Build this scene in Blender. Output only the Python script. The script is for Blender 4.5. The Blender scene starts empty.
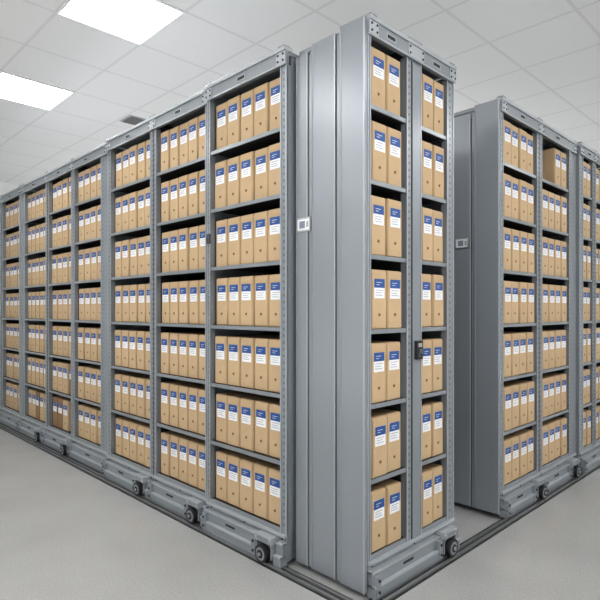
import bpy, bmesh, math, random
from mathutils import Matrix, Vector
random.seed(7)
sc = bpy.context.scene
try:
    sc.view_settings.view_transform = 'Standard'
    sc.view_settings.gamma = 0.92
    sc.view_settings.exposure = 0.1
except Exception:
    pass
COL = sc.collection

# ---------------------------------------------------------------- materials
def mat(name, col, rough=0.5, metal=0.0, noise=0.0, nscale=20, bump=0.0, emit=None, spec=None):
    m = bpy.data.materials.new(name); m.use_nodes = True
    nt = m.node_tree; b = nt.nodes['Principled BSDF']
    b.inputs['Base Color'].default_value = (*col, 1)
    b.inputs['Roughness'].default_value = rough
    b.inputs['Metallic'].default_value = metal
    if spec is not None: b.inputs['Specular IOR Level'].default_value = spec
    if emit:
        b.inputs['Emission Color'].default_value = (*emit[0], 1)
        b.inputs['Emission Strength'].default_value = emit[1]
    if noise > 0 or bump > 0:
        tc = nt.nodes.new('ShaderNodeTexCoord'); n = nt.nodes.new('ShaderNodeTexNoise')
        n.inputs['Scale'].default_value = nscale; n.inputs['Detail'].default_value = 4
        nt.links.new(tc.outputs['Object'], n.inputs['Vector'])
        if noise > 0:
            r = nt.nodes.new('ShaderNodeValToRGB')
            r.color_ramp.elements[0].position = 0.3; r.color_ramp.elements[1].position = 0.7
            r.color_ramp.elements[0].color = (*[c*(1-noise) for c in col], 1)
            r.color_ramp.elements[1].color = (*[min(1, c*(1+noise)) for c in col], 1)
            nt.links.new(n.outputs['Fac'], r.inputs['Fac']); nt.links.new(r.outputs['Color'], b.inputs['Base Color'])
        if bump > 0:
            bp = nt.nodes.new('ShaderNodeBump'); bp.inputs['Strength'].default_value = bump; bp.inputs['Distance'].default_value = 0.002
            nt.links.new(n.outputs['Fac'], bp.inputs['Height']); nt.links.new(bp.outputs['Normal'], b.inputs['Normal'])
    return m

M_metal = mat('painted_grey_steel', (0.26, 0.282, 0.303), 0.30, 0.3, 0.02, 3)
M_light = mat('light_grey_steel', (0.41, 0.435, 0.46), 0.28, 0.35, 0.02, 5)
M_panel = mat('grey_panel_steel', (0.28, 0.302, 0.325), 0.31, 0.32, 0.01, 1)
M_dark = mat('shaded_steel', (0.010, 0.011, 0.012), 0.6, 0.0, 0.05, 5)  # shade inside the bays put into the steel colour
M_black = mat('black_rubber', (0.012, 0.012, 0.013), 0.5)
M_slot = mat('slot_dark', (0.025, 0.026, 0.028), 0.7)
M_perf = mat('perforation_shade', (0.08, 0.086, 0.093), 0.7)
M_latch = mat('latch_grey', (0.10, 0.105, 0.11), 0.4, 0.4)
M_vent = mat('vent_grey', (0.16, 0.165, 0.17), 0.5)
M_chrome = mat('chrome', (0.5, 0.51, 0.52), 0.3, 0.9)
M_kraft = mat('kraft_board', (0.50, 0.360, 0.212), 0.75, 0.0, 0.09, 7, 0.15)
M_kraft2 = mat('kraft_edge', (0.32, 0.215, 0.12), 0.8)
M_kraftold = mat('brown_board', (0.26, 0.155, 0.08), 0.8, 0, 0.1, 8)
M_white = mat('label_white', (0.76, 0.77, 0.78), 0.6)
M_blue = mat('label_blue', (0.013, 0.075, 0.27), 0.5)
M_ink = mat('label_ink', (0.22, 0.24, 0.30), 0.6)
M_hole = mat('hole_shade', (0.11, 0.075, 0.042), 0.8)
M_lamp = mat('lamp_diffuser', (0.9, 0.9, 0.9), 0.5, emit=((1.0, 0.995, 0.98), 17.5))
M_frame = mat('lamp_frame_white', (0.8, 0.8, 0.8), 0.4)
M_track = mat('track_grey', (0.26, 0.265, 0.27), 0.3, 0.6)
M_wall = mat('wall_paint', (0.80, 0.81, 0.81), 0.8, 0, 0.01, 2)

# floor
M_floor = bpy.data.materials.new('floor_vinyl'); M_floor.use_nodes = True
nt = M_floor.node_tree; b = nt.nodes['Principled BSDF']
tc = nt.nodes.new('ShaderNodeTexCoord')
n1 = nt.nodes.new('ShaderNodeTexNoise'); n1.inputs['Scale'].default_value = 110; n1.inputs['Detail'].default_value = 4
n2 = nt.nodes.new('ShaderNodeTexNoise'); n2.inputs['Scale'].default_value = 1.6; n2.inputs['Detail'].default_value = 6
mx = nt.nodes.new('ShaderNodeMath'); mx.operation = 'MULTIPLY_ADD'; mx.inputs[1].default_value = 0.6
nt.links.new(tc.outputs['Object'], n1.inputs['Vector']); nt.links.new(tc.outputs['Object'], n2.inputs['Vector'])
hf = nt.nodes.new('ShaderNodeMath'); hf.operation = 'MULTIPLY'; hf.inputs[1].default_value = 0.4
nt.links.new(n2.outputs['Fac'], hf.inputs[0]); nt.links.new(n1.outputs['Fac'], mx.inputs[0]); nt.links.new(hf.outputs[0], mx.inputs[2])
cr = nt.nodes.new('ShaderNodeValToRGB')
cr.color_ramp.elements[0].position = 0.34; cr.color_ramp.elements[0].color = (0.285, 0.285, 0.282, 1)
cr.color_ramp.elements[1].position = 0.66; cr.color_ramp.elements[1].color = (0.38, 0.38, 0.376, 1)
nt.links.new(mx.outputs[0], cr.inputs['Fac']); nt.links.new(cr.outputs['Color'], b.inputs['Base Color'])
b.inputs['Roughness'].default_value = 0.18

# ceiling with suspended tile grid
M_ceil = bpy.data.materials.new('ceiling_tiles'); M_ceil.use_nodes = True
nt = M_ceil.node_tree; b = nt.nodes['Principled BSDF']; b.inputs['Roughness'].default_value = 0.9
tc = nt.nodes.new('ShaderNodeTexCoord'); sp = nt.nodes.new('ShaderNodeSeparateXYZ'); nt.links.new(tc.outputs['Object'], sp.inputs[0])
def M(op, a, bb):
    n = nt.nodes.new('ShaderNodeMath'); n.operation = op
    for i, v in enumerate((a, bb)):
        if v is None: continue
        if isinstance(v, (int, float)): n.inputs[i].default_value = v
        else: nt.links.new(v, n.inputs[i])
    return n.outputs[0]
def line(o, off):
    f = M('FRACT', M('MULTIPLY', M('ADD', o, 30.0*0.6 - off), 1/0.6), None)
    d = M('ABSOLUTE', M('SUBTRACT', f, 0.5), None)
    return M('GREATER_THAN', d, 0.5-0.012), M('GREATER_THAN', d, 0.5-0.0165)
ax, ex = line(sp.outputs['X'], 1.316); ay, ey = line(sp.outputs['Y'], 3.02)
bar = M('MAXIMUM', ax, ay); edge = M('MAXIMUM', ex, ey)
mixa = nt.nodes.new('ShaderNodeMix'); mixa.data_type = 'RGBA'
mixa.inputs['A'].default_value = (0.79, 0.795, 0.80, 1); mixa.inputs['B'].default_value = (0.63, 0.63, 0.64, 1)
nt.links.new(edge, mixa.inputs['Factor'])
mixb = nt.nodes.new('ShaderNodeMix'); mixb.data_type = 'RGBA'
mixb.inputs['B'].default_value = (0.70, 0.705, 0.71, 1)
nt.links.new(bar, mixb.inputs['Factor']); nt.links.new(mixa.outputs['Result'], mixb.inputs['A'])
nt.links.new(mixb.outputs['Result'], b.inputs['Base Color'])

# ---------------------------------------------------------------- helpers
def add_box(bm, x0, x1, y0, y1, z0, z1, mi=0):
    vs = [bm.verts.new(p) for p in ((x0,y0,z0),(x1,y0,z0),(x1,y1,z0),(x0,y1,z0),(x0,y0,z1),(x1,y0,z1),(x1,y1,z1),(x0,y1,z1))]
    for f in ((3,2,1,0),(4,5,6,7),(0,1,5,4),(1,2,6,5),(2,3,7,6),(3,0,4,7)):
        fc = bm.faces.new([vs[i] for i in f]); fc.material_index = mi
def add_prism(bm, pts, y0, y1, mi=0):
    a = [bm.verts.new((x, y0, z)) for x, z in pts]; c = [bm.verts.new((x, y1, z)) for x, z in pts]
    n = len(pts)
    fs = [bm.faces.new(a), bm.faces.new(list(reversed(c)))]
    for i in range(n):
        fs.append(bm.faces.new((a[(i+1)%n], a[i], c[i], c[(i+1)%n])))
    for f in fs: f.material_index = mi
def add_cyl(bm, x, y0, y1, z, r, mi=0, seg=20):
    mt = Matrix.Translation((x, (y0+y1)/2, z)) @ Matrix.Rotation(math.pi/2, 4, 'X')
    r_ = bmesh.ops.create_cone(bm, cap_ends=True, segments=seg, radius1=r, radius2=r, depth=abs(y1-y0), matrix=mt)
    fs = set()
    for v in r_['verts']:
        for f in v.link_faces: fs.add(f)
    for f in fs: f.material_index = mi
def mk_mesh(name, bm, mats):
    bmesh.ops.recalc_face_normals(bm, faces=bm.faces)
    me = bpy.data.meshes.new(name); bm.to_mesh(me); bm.free()
    for m in mats: me.materials.append(m)
    return me
def mk(name, bm, mats, parent=None, bevel=0.0, label=None):
    o = bpy.data.objects.new(name, mk_mesh(name, bm, mats)); COL.objects.link(o)
    if parent: o.parent = parent
    if bevel:
        md = o.modifiers.new('bevel', 'BEVEL'); md.width = bevel; md.segments = 2; md.limit_method = 'ANGLE'; md.angle_limit = 0.8
    if label: o['label'] = label
    return o
def top(o, label, cat, group=None):
    o['label'] = label; o['category'] = cat
    if group: o['group'] = group

TIER0, PITCH, NT = 0.18, 0.325, 7
H = 2.5

# ---------------------------------------------------------------- caster: fork bracket with exposed wheel pair
def caster_meshes():
    bm = bmesh.new()
    pl = [(-0.050,0.134),(-0.050,0.100),(-0.020,0.078),(-0.013,0.042),(0.013,0.042),(0.020,0.078),(0.050,0.100),(0.050,0.134)]
    add_prism(bm, pl, -0.022, -0.016, 0)
    add_prism(bm, pl, 0.016, 0.022, 0)
    add_box(bm, -0.059, 0.059, -0.046, 0.022, 0.106, 0.140, 2)
    add_box(bm, -0.059, -0.050, -0.042, 0.022, 0.034, 0.108, 0)
    add_box(bm, 0.050, 0.059, -0.042, 0.022, 0.034, 0.108, 0)
    add_box(bm, -0.036, 0.036, -0.049, -0.045, 0.112, 0.133, 0)
    for sx in (-0.049, 0.049):
        add_cyl(bm, sx, -0.053, -0.046, 0.123, 0.007, 1, 8)
    br = mk_mesh('bracket', bm, [M_metal, M_chrome, M_light])
    bm = bmesh.new()
    add_cyl(bm, 0, -0.062, -0.034, 0.055, 0.043, 0, 32)
    add_cyl(bm, 0, -0.010, 0.012, 0.055, 0.043, 0, 32)
    add_cyl(bm, 0, -0.064, -0.0615, 0.055, 0.031, 1, 24)
    add_cyl(bm, 0, -0.067, -0.0635, 0.055, 0.020, 3, 20)
    add_cyl(bm, 0, -0.071, -0.008, 0.055, 0.009, 2, 12)
    wh = mk_mesh('wheel', bm, [M_black, M_metal, M_chrome, M_black])
    return br, wh
BR, WH = caster_meshes()

# ---------------------------------------------------------------- shelving unit
def build_unit(origin, rotz, L, openings, depth, casters, label, sidepanel=None, handles=(), latches=(), feet=None, plates=()):
    e = bpy.data.objects.new('shelving_unit', None); COL.objects.link(e)
    e.location = (origin[0], origin[1], 0.0); e.rotation_euler = (0, 0, rotz)
    e.empty_display_size = 0.2
    top(e, label, 'mobile shelving unit', 'mobile shelving units')
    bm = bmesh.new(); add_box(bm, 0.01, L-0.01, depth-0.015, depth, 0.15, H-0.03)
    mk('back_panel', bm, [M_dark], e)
    bm = bmesh.new(); add_box(bm, 0.005, L-0.005, 0.01, depth, H-0.035, H-0.012)
    mk('top_panel', bm, [M_metal], e, 0.002)
    bm = bmesh.new()
    add_box(bm, 0.015, L-0.015, 0.03, depth-0.01, 0.025, 0.148, 0)
    mk('base', bm, [M_metal], e, 0.003)
    edges = [0.0] + [v for o in openings for v in o] + [L]
    for i in range(0, len(edges), 2):
        a, b_ = edges[i], edges[i+1]
        w = b_-a
        bm = bmesh.new()
        add_box(bm, a+0.001, b_-0.001, 0.000, 0.030, 0.15, H-0.08, 0)
        lip = min(0.006, w*0.2)
        add_box(bm, a+0.001, a+0.001+lip, -0.005, 0.004, 0.15, H-0.08, 1)
        add_box(bm, b_-0.001-lip, b_-0.001, -0.005, 0.004, 0.15, H-0.08, 1)
        if w > 0.075 and 0 < i < len(edges)-2:
            if w > 0.12:
                sx = a+w*0.36
                add_box(bm, sx-0.003, sx+0.003, -0.002, 0.004, 0.15, H-0.09, 2)
                add_box(bm, sx+0.004, b_-0.010, -0.004, 0.004, 0.16, H-0.10, 0)
                cx = [a+w*0.2]
            else:
                add_box(bm, (a+b_)/2-0.003, (a+b_)/2+0.003, -0.0015, 0.004, 0.15, H-0.09, 2)
                cx = [a+w*0.3, b_-w*0.3]
        elif w > 0.11:
            cx = [a+0.03] if i else [b_-0.03]
        else:
            cx = [(a+b_)/2]
        if w > 0.022:
            z = 0.20
            while z < H-0.12:
                for c in cx:
                    add_box(bm, c-0.0025, c+0.0025, -0.0010, 0.001, z, z+0.012, 3)
                z += 0.0325
        mk('upright', bm, [M_metal, M_light, M_slot, M_perf], e)
        bm = bmesh.new()
        if i == 0: add_box(bm, 0.003, 0.012, 0.03, depth-0.015, 0.15, H-0.04)
        elif i == len(edges)-2: add_box(bm, L-0.012, L-0.003, 0.03, depth-0.015, 0.15, H-0.04)
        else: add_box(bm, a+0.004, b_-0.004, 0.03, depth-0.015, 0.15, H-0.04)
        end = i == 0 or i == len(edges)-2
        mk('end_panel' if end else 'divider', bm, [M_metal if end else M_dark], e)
    for (a, b_) in openings:
        for k in range(NT):
            z = TIER0 + k*PITCH
            bm = bmesh.new()
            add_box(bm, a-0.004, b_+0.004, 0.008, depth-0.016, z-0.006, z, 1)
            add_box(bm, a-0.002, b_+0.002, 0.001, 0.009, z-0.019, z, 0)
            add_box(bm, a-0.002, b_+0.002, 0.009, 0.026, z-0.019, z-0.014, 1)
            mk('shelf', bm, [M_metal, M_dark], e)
    # top rail
    bm = bmesh.new()
    add_box(bm, -0.001, L+0.001, -0.012, 0.012, H-0.080, H-0.018, 0)
    add_box(bm, -0.002, L+0.002, -0.020, 0.030, H-0.018, H, 1)
    add_box(bm, -0.002, L+0.002, -0.015, -0.010, H-0.083, H-0.076, 1)
    jw = min(0.06, L*0.10)
    joints = [(0.0, jw)] + [(edges[i]-0.002, edges[i+1]+0.002) for i in range(2, len(edges)-2, 2)] + [(L-jw, L)]
    for (a, b_) in joints:
        add_box(bm, a, b_, -0.017, -0.011, H-0.078, H-0.020, 1)
        for xx in (a+0.012, b_-0.012):
            for zz in (H-0.064, H-0.034):
                add_cyl(bm, xx, -0.021, -0.017, zz, 0.0055, 2, 8)
    for (a, b_) in openings:
        c = (a+b_)/2; hw = min(0.036, (b_-a)*0.16)
        add_box(bm, c-hw, c+hw, -0.015, -0.011, H-0.062, H-0.034, 1)
        add_box(bm, c-hw*0.8, c+hw*0.8, -0.0165, -0.014, H-0.056, H-0.040, 2)
    for (a, b_) in joints:
        add_box(bm, a+0.008, b_-0.008, -0.014, 0.025, H, H+0.012, 0)
    mk('top_rail', bm, [M_metal, M_light, M_slot], e, 0.0015)
    # carriage plinth
    mid = [0.0] + [(openings[i][1]+openings[i+1][0])/2 for i in range(len(openings)-1)] + [L]
    if feet: mid = feet
    for i in range(len(mid)-1):
        a, b_ = mid[i]+0.006, mid[i+1]-0.006
        bm = bmesh.new()
        add_box(bm, a, b_, 0.004, 0.030, 0.028, 0.158, 0)
        add_box(bm, a, b_, -0.014, 0.008, 0.146, 0.160, 1)
        segs = [(a, b_)]
        for c in casters:
            ns = []
            for (s0, s1) in segs:
                if s0 < c < s1:
                    ns += [(s0, c-0.062), (c+0.062, s1)]
                else: ns.append((s0, s1))
            segs = ns
        for (s0, s1) in segs:
            if s1-s0 < 0.025: continue
            add_box(bm, s0, s1, -0.024, 0.006, 0.060, 0.120, 0)
            add_box(bm, s0, s1, -0.028, 0.006, 0.112, 0.121, 1)
            add_box(bm, s0, s1, -0.040, 0.006, 0.012, 0.062, 0)
            add_box(bm, s0, s1, -0.043, 0.006, 0.056, 0.065, 1)
            if s1-s0 > 0.12:
                for (q0, q1) in ((s0+0.004, s0+0.036), (s1-0.036, s1-0.004)):
                    add_box(bm, q0, q1, -0.046, -0.022, 0.020, 0.108, 0)
                    for zz in (0.040, 0.088):
                        add_cyl(bm, (q0+q1)/2, -0.051, -0.046, zz, 0.007, 3, 8)
                add_box(bm, (s0+s1)/2-0.04, (s0+s1)/2+0.04, -0.0255, -0.0235, 0.082, 0.094, 3)
        for xx in (a+0.03, b_-0.03, (a+b_)/2):
            add_cyl(bm, xx, -0.001, 0.004, 0.133, 0.005, 3, 8)
        mk('base_apron', bm, [M_metal, M_light, M_chrome, M_slot], e, 0.001)
    for cx in casters:
        o = bpy.data.objects.new('caster', BR); COL.objects.link(o); o.parent = e; o.location = (cx, -0.006, 0)
        w = bpy.data.objects.new('wheel', WH); COL.objects.link(w); w.parent = o
        w['label'] = 'black rubber wheel pair'
    if sidepanel:
        for j, (v0, v1, off, zt) in enumerate(sidepanel):
            bm = bmesh.new()
            g = 0.0025
            add_box(bm, -off, 0.001, v0+g, v1-g, 0.03, zt, 0)
            if v1-v0 > 0.05:
                add_box(bm, -off-0.003, -off+0.001, v0+g, v0+0.009, 0.03, zt, 1)  # lighter strip paints a highlight along the folded edge
                add_box(bm, -off-0.003, -off+0.001, v1-0.009, v1-g, 0.03, zt, 0)
            mk('side_panel', bm, [M_panel, M_light], e, 0.0015)
        bm = bmesh.new()
        add_box(bm, -0.0045, 0.0028, 0.0, sidepanel[-1][1]-0.004, 0.04, 2.42, 0)
        mk('seam_strip', bm, [M_slot], e)
    for (x, z) in handles:
        bm = bmesh.new()
        add_box(bm, x-0.027, x+0.027, -0.018, 0.003, z-0.044, z+0.044, 0)
        add_box(bm, x-0.015, x+0.015, -0.026, -0.016, z-0.032, z+0.004, 1)
        add_box(bm, x-0.010, x+0.010, -0.030, -0.024, z-0.028, z-0.016, 0)
        add_box(bm, x-0.015, x+0.015, -0.0205, -0.017, z+0.014, z+0.032, 2)
        mk('lock', bm, [M_black, M_latch, M_chrome], e, 0.002, 'small black rectangular lock')
    for (x, z) in latches:
        bm = bmesh.new()
        add_box(bm, x-0.012, x+0.012, -0.014, 0.003, z-0.028, z+0.028, 0)
        add_box(bm, x-0.005, x+0.005, -0.022, -0.012, z-0.020, z+0.008, 0)
        mk('latch', bm, [M_latch], e, 0.002, 'small dark locking latch')
    for (v, z, off) in plates:
        bm = bmesh.new()
        x0 = -off-0.004
        add_box(bm, x0, -off, v-0.046, v+0.046, z-0.034, z+0.034, 0)
        add_box(bm, x0-0.0012, x0, v-0.038, v+0.038, z-0.026, z+0.026, 1)
        add_box(bm, x0-0.003, x0, v-0.012, v+0.024, z-0.017, z+0.017, 2)
        add_box(bm, x0-0.0022, x0, v-0.034, v-0.020, z-0.014, z+0.014, 3)
        mk('label_holder', bm, [M_chrome, M_white, M_ink, M_light], e, 0.0008, 'flat silver metal plate with dark inset')
    return e

YR = 1.43
R90 = -math.pi/2
ON = (1.752, 2.53); OM = (1.774, 3.85); OB = (1.800, 5.85); OC = (1.800, 7.20)
build_unit(ON, R90, 0.66, [(0.030,0.613)], 0.42, [0.54],
    'single-bay grey steel shelving unit beside the tall narrow unit', latches=[(0.018,1.64)])
build_unit(OM, R90, 1.315, [(0.055,0.635),(0.715,1.270)], 0.42, [0.57,1.21],
    'grey steel two-bay shelving unit packed with kraft archive boxes')
build_unit(OB, R90, 1.98, [(0.07,0.65),(0.73,1.25),(1.32,1.83)], 0.42, [0.58,1.22],
    'grey steel shelving unit with wide end post, full of archive boxes', feet=[0,0.69,1.285,1.98])
build_unit(OC, R90, 1.33, [(0.06,0.60),(0.70,1.25)], 0.42, [0.5],
    'grey steel mobile shelving unit at the far end of the row')
build_unit((1.807, YR), 0, 0.718, [(0.022,0.290),(0.415,0.650)], 0.42, [0.605],
    'tall narrow grey shelving unit with two slim columns of boxes',
    sidepanel=[(-0.003,0.140,0.018,2.496),(0.140,0.166,0.010,2.470),(0.166,0.318,0.014,2.482),(0.318,0.342,0.008,2.44),(0.342,0.425,0.012,2.455)],
    handles=[(0.380,1.05)], plates=[(0.370,1.645,0.012)], feet=[0,0.718])
build_unit((3.067, YR), 0, 1.255, [(0.035,0.535),(0.620,1.125)], 0.42, [0.50,1.13],
    'grey steel shelving unit with two box bays and plain side panel',
    sidepanel=[(-0.003,0.155,0.014,2.49),(0.155,0.180,0.007,2.43),(0.180,0.425,0.011,2.445)], plates=[(0.240,1.655,0.011)])
UTX = 4.332
build_unit((UTX, YR-0.025), 0, 0.76, [(0.085,0.305),(0.39,0.61)], 0.42, [0.60],
    'narrow grey mobile shelving unit standing beside the two-bay unit', feet=[0,0.76])

# ---------------------------------------------------------------- archive boxes
BH, BD = 0.262, 0.31
def box_meshes(w, brown=False):
    bm = bmesh.new()
    add_box(bm, -w/2, w/2, 0.0, BD, 0, BH, 0)
    bmesh.ops.bevel(bm, geom=bm.edges[:], offset=0.0035, segments=2, affect='EDGES')
    add_box(bm, -w/2+0.007, w/2-0.007, -0.0015, 0.001, 0.005, BH-0.010, 0)
    add_box(bm, -w/2+0.002, w/2-0.002, 0.012, BD-0.004, BH-0.001, BH+0.0015, 1)
    body = mk_mesh('body', bm, [M_kraftold if brown else M_kraft, M_kraft2])
    lw = w*0.68
    bm = bmesh.new()
    zt = BH-0.040; zb = zt-0.086
    add_box(bm, -lw/2, lw/2, -0.0026, -0.0014, zb, zt, 0)
    add_box(bm, -lw/2, lw/2, -0.0032, -0.0025, zt-0.039, zt, 1)
    for i, (f0, f1) in enumerate(((0.2,0.7),(0.2,0.5))):
        add_box(bm, -lw/2+lw*f0, -lw/2+lw*f1, -0.0036, -0.0031, zt-0.017-0.010*i, zt-0.015-0.010*i, 0)
    for i, f1 in enumerate((0.85, 0.7, 0.8)):
        add_box(bm, -lw/2+lw*0.12, -lw/2+lw*f1, -0.0031, -0.0025, zt-0.051-0.011*i, zt-0.0488-0.011*i, 2)
    lab = mk_mesh('label', bm, [M_white, M_blue, M_ink])
    bm = bmesh.new()
    add_cyl(bm, 0, -0.0030, -0.0012, 0.064, 0.0076, 0, 16)
    add_cyl(bm, 0, -0.0034, -0.0028, 0.064, 0.0053, 1, 16)
    hole = mk_mesh('finger_hole', bm, [M_kraft2, M_hole])
    return body, lab, hole
cache = {}
def place_boxes(unit_origin, rotz, opening, n, w, group, skip=(), brown=(), rec=0.016):
    w = round(w, 3)
    a, b_ = opening
    pitch = (b_-a)/n
    R = Matrix.Rotation(rotz, 4, 'Z')
    for k in range(NT):
        shift = random.uniform(-0.002, 0.002)
        for i in range(n):
            if (k, i) in skip: continue
            br = (k, i) in brown
            if (w, br) not in cache: cache[(w, br)] = box_meshes(w, br)
            body, lab, hole = cache[(w, br)]
            lx = a + pitch*(i+0.5) + shift + random.uniform(-0.0008, 0.0008)
            ly = rec + random.uniform(-0.003, 0.006)
            p = R @ Vector((lx, ly, 0))
            e = bpy.data.objects.new('archive_box', body); COL.objects.link(e)
            e.location = (unit_origin[0]+p.x, unit_origin[1]+p.y, TIER0+k*PITCH+0.0002)
            e.rotation_euler = (0, 0, rotz + math.radians(random.uniform(-0.2, 0.2)))
            top(e, 'darker brown cardboard archive box with spine label' if br else 'kraft cardboard archive box with blue and white spine label', 'archive box', group)
            for nm, me in (('spine_label', lab), ('finger_hole', hole)):
                c = bpy.data.objects.new(nm, me); COL.objects.link(c); c.parent = e

def do(origin, rot, ops, group, skips={}, browns={}, rec=0.024):
    for i, (a, b_, n) in enumerate(ops):
        place_boxes(origin, rot, (a, b_), n, (b_-a)/n-0.005, group, skip=skips.get(i, ()), brown=browns.get(i, ()), rec=rec)
do(ON, R90, [(0.038,0.606,5)], 'archive boxes in the single-bay shelving unit')
do(OM, R90, [(0.064,0.628,5),(0.724,1.263,5)], 'archive boxes in the neighbouring two-bay shelving unit')
do(OB, R90, [(0.08,0.64,5),(0.737,1.243,4),(1.327,1.823,4)], 'archive boxes in the shelving unit with wide end post',
   skips={1:((0,3),)}, browns={1:((0,0),(0,1),(1,3)), 0:((0,2),)})
do(OC, R90, [(0.707,1.243,4)], 'archive boxes in the far shelving unit')
do((1.807,YR), 0, [(0.042,0.272,2),(0.434,0.644,2)], 'archive boxes in the narrow shelving unit', rec=0.010)
do((3.067,YR), 0, [(0.064,0.526,4),(0.650,1.116,4)], 'archive boxes in the two-bay shelving unit with side panel', skips={1:((6,0),(6,1))}, rec=0.010)
do((UTX,YR-0.025), 0, [(0.106,0.301,2),(0.411,0.606,2)], 'archive boxes in the last narrow shelving unit', rec=0.010)
bm = bmesh.new()
w = 0.075
add_box(bm, -w/2, w/2, 0, 0.004, 0, 0.22); add_box(bm, -w/2, -w/2+0.004, 0, 0.26, 0, 0.24); add_box(bm, w/2-0.004, w/2, 0, 0.26, 0, 0.24)
add_box(bm, -w/2, w/2, 0.256, 0.26, 0, 0.24); add_box(bm, -w/2, w/2, 0, 0.26, 0, 0.004)
o = mk('open_file_holder', bm, [M_kraftold])
o.location = (3.067+0.795, YR+0.09, TIER0+6*PITCH+0.0002)
top(o, 'dark brown open-topped cardboard file holder on top shelf', 'file holder')

# ---------------------------------------------------------------- floor rails
def rail(name, x0, x1, y0, y1, along):
    bm = bmesh.new()
    def strip(t0, t1, h, mi):
        if along == 'Y': add_box(bm, x0+t0, x0+t1, y0, y1, 0.0, h, mi)
        else: add_box(bm, x0, x1, y0+t0, y0+t1, 0.0, h, mi)
    strip(0.0, 0.010, 0.003, 0)
    strip(0.010, 0.024, 0.012, 1)
    strip(0.024, 0.042, 0.004, 0)
    strip(0.042, 0.056, 0.012, 1)
    strip(0.056, 0.076, 0.003, 0)
    o = mk(name, bm, [M_black, M_track])
    top(o, 'dark steel floor rail carrying the shelving wheels', 'floor rail', 'floor rails')
rail('floor_rail', 1.688, 1.764, 0.9, 8.6, 'Y')
rail('floor_rail', 1.768, 8.6, 1.348, 1.424, 'X')

# ---------------------------------------------------------------- room
HC = 3.19
def wall(name, x0,x1,y0,y1,z0,z1, m):
    bm = bmesh.new(); add_box(bm, x0,x1,y0,y1,z0,z1); o = mk(name, bm, [m]); o['kind'] = 'structure'; return o
wall('floor', -3,9,-3,9,-0.1,0, M_floor)
wall('ceiling', -3,9,-3,9,HC,HC+0.1, M_ceil)
wall('wall_north', -3,9,9,9.1,0,HC, M_wall)
wall('wall_south', -3,9,-3.1,-3,0,HC, M_wall)
wall('wall_east', 9,9.1,-3,9,0,HC, M_wall)
wall('wall_west', -3.1,-3,-3,9,0,HC, M_wall)

# ---------------------------------------------------------------- ceiling lamps, then added fill lights
bm = bmesh.new(); s = 0.3
add_box(bm, -s, s, -s, -s+0.014, -0.010, 0, 0); add_box(bm, -s, s, s-0.014, s, -0.010, 0, 0)
add_box(bm, -s, -s+0.014, -s+0.014, s-0.014, -0.010, 0, 0); add_box(bm, s-0.014, s, -s+0.014, s-0.014, -0.010, 0, 0)
FR = mk_mesh('frame', bm, [M_frame])
bm = bmesh.new(); add_box(bm, -s+0.014, s-0.014, -s+0.014, s-0.014, -0.007, 0, 0)
DF = mk_mesh('diffuser', bm, [M_lamp])
pos = [(1.616,3.32),(1.616,5.12),(1.616,-0.28),(1.616,-2.08),
       (-0.184,5.12),(-0.184,3.32),(-0.184,1.52),(-0.184,-0.28),(-0.184,-2.08),
       (-1.984,5.12),(-1.984,3.32),(-1.984,1.52),(-1.984,-0.28),(-1.984,-2.08),
       (3.416,-0.28),(3.416,-2.08),(5.216,-0.28),(5.216,-2.08),(7.016,-0.28),(7.016,-2.08),
       (3.416,5.12),(5.216,5.12),(7.016,5.12)]  # unseen panels added behind the units to brighten the ceiling
for x, y in pos:
    f = bpy.data.objects.new('ceiling_light', FR); COL.objects.link(f); f.location = (x, y, HC)
    top(f, 'square white recessed ceiling light panel, switched on', 'ceiling light', 'ceiling light panels')
    d = bpy.data.objects.new('diffuser', DF); COL.objects.link(d); d.parent = f
def fill_uplight(x, y, z, sx, sy, power):  # unseen area light added to brighten the ceiling, no real fixture
    ld = bpy.data.lights.new('fill_uplight', 'AREA'); ld.shape = 'RECTANGLE'; ld.size = sx; ld.size_y = sy; ld.energy = power
    lo = bpy.data.objects.new('fill_uplight', ld); COL.objects.link(lo); lo.location = (x, y, z); lo.rotation_euler = (math.pi, 0, 0)
fill_uplight(5.6, 5.4, 1.6, 6.0, 6.0, 108)
fill_uplight(-0.5, -0.8, 0.5, 4.0, 3.6, 54)
fill_uplight(-1.2, 4.5, 0.5, 2.0, 4.0, 28)
# vent
bm = bmesh.new()
add_box(bm, -0.22, 0.22, -0.12, 0.12, -0.006, 0, 0)
for i in range(7):
    y = -0.09+i*0.03
    add_box(bm, -0.20, 0.20, y-0.008, y+0.008, -0.012, -0.006, 1)
v = mk('ceiling_vent', bm, [M_light, M_vent]); v.location = (2.76, 5.12, HC)
top(v, 'dark grey slatted ventilation grille set in the ceiling', 'air vent')

# ---------------------------------------------------------------- camera
cd = bpy.data.cameras.new('camera'); cam = bpy.data.objects.new('camera', cd); COL.objects.link(cam)
cam.location = (0, 0, 1.24); cam.rotation_euler = (math.pi/2, 0, math.radians(-44.5))
cd.sensor_width = 36; cd.lens = 32.1; cd.shift_y = 10/600; cd.clip_start = 0.05
sc.camera = cam
w = bpy.data.worlds.new('world'); sc.world = w; w.use_nodes = True
w.node_tree.nodes['Background'].inputs[0].default_value = (0.8, 0.82, 0.85, 1)
w.node_tree.nodes['Background'].inputs[1].default_value = 0.3
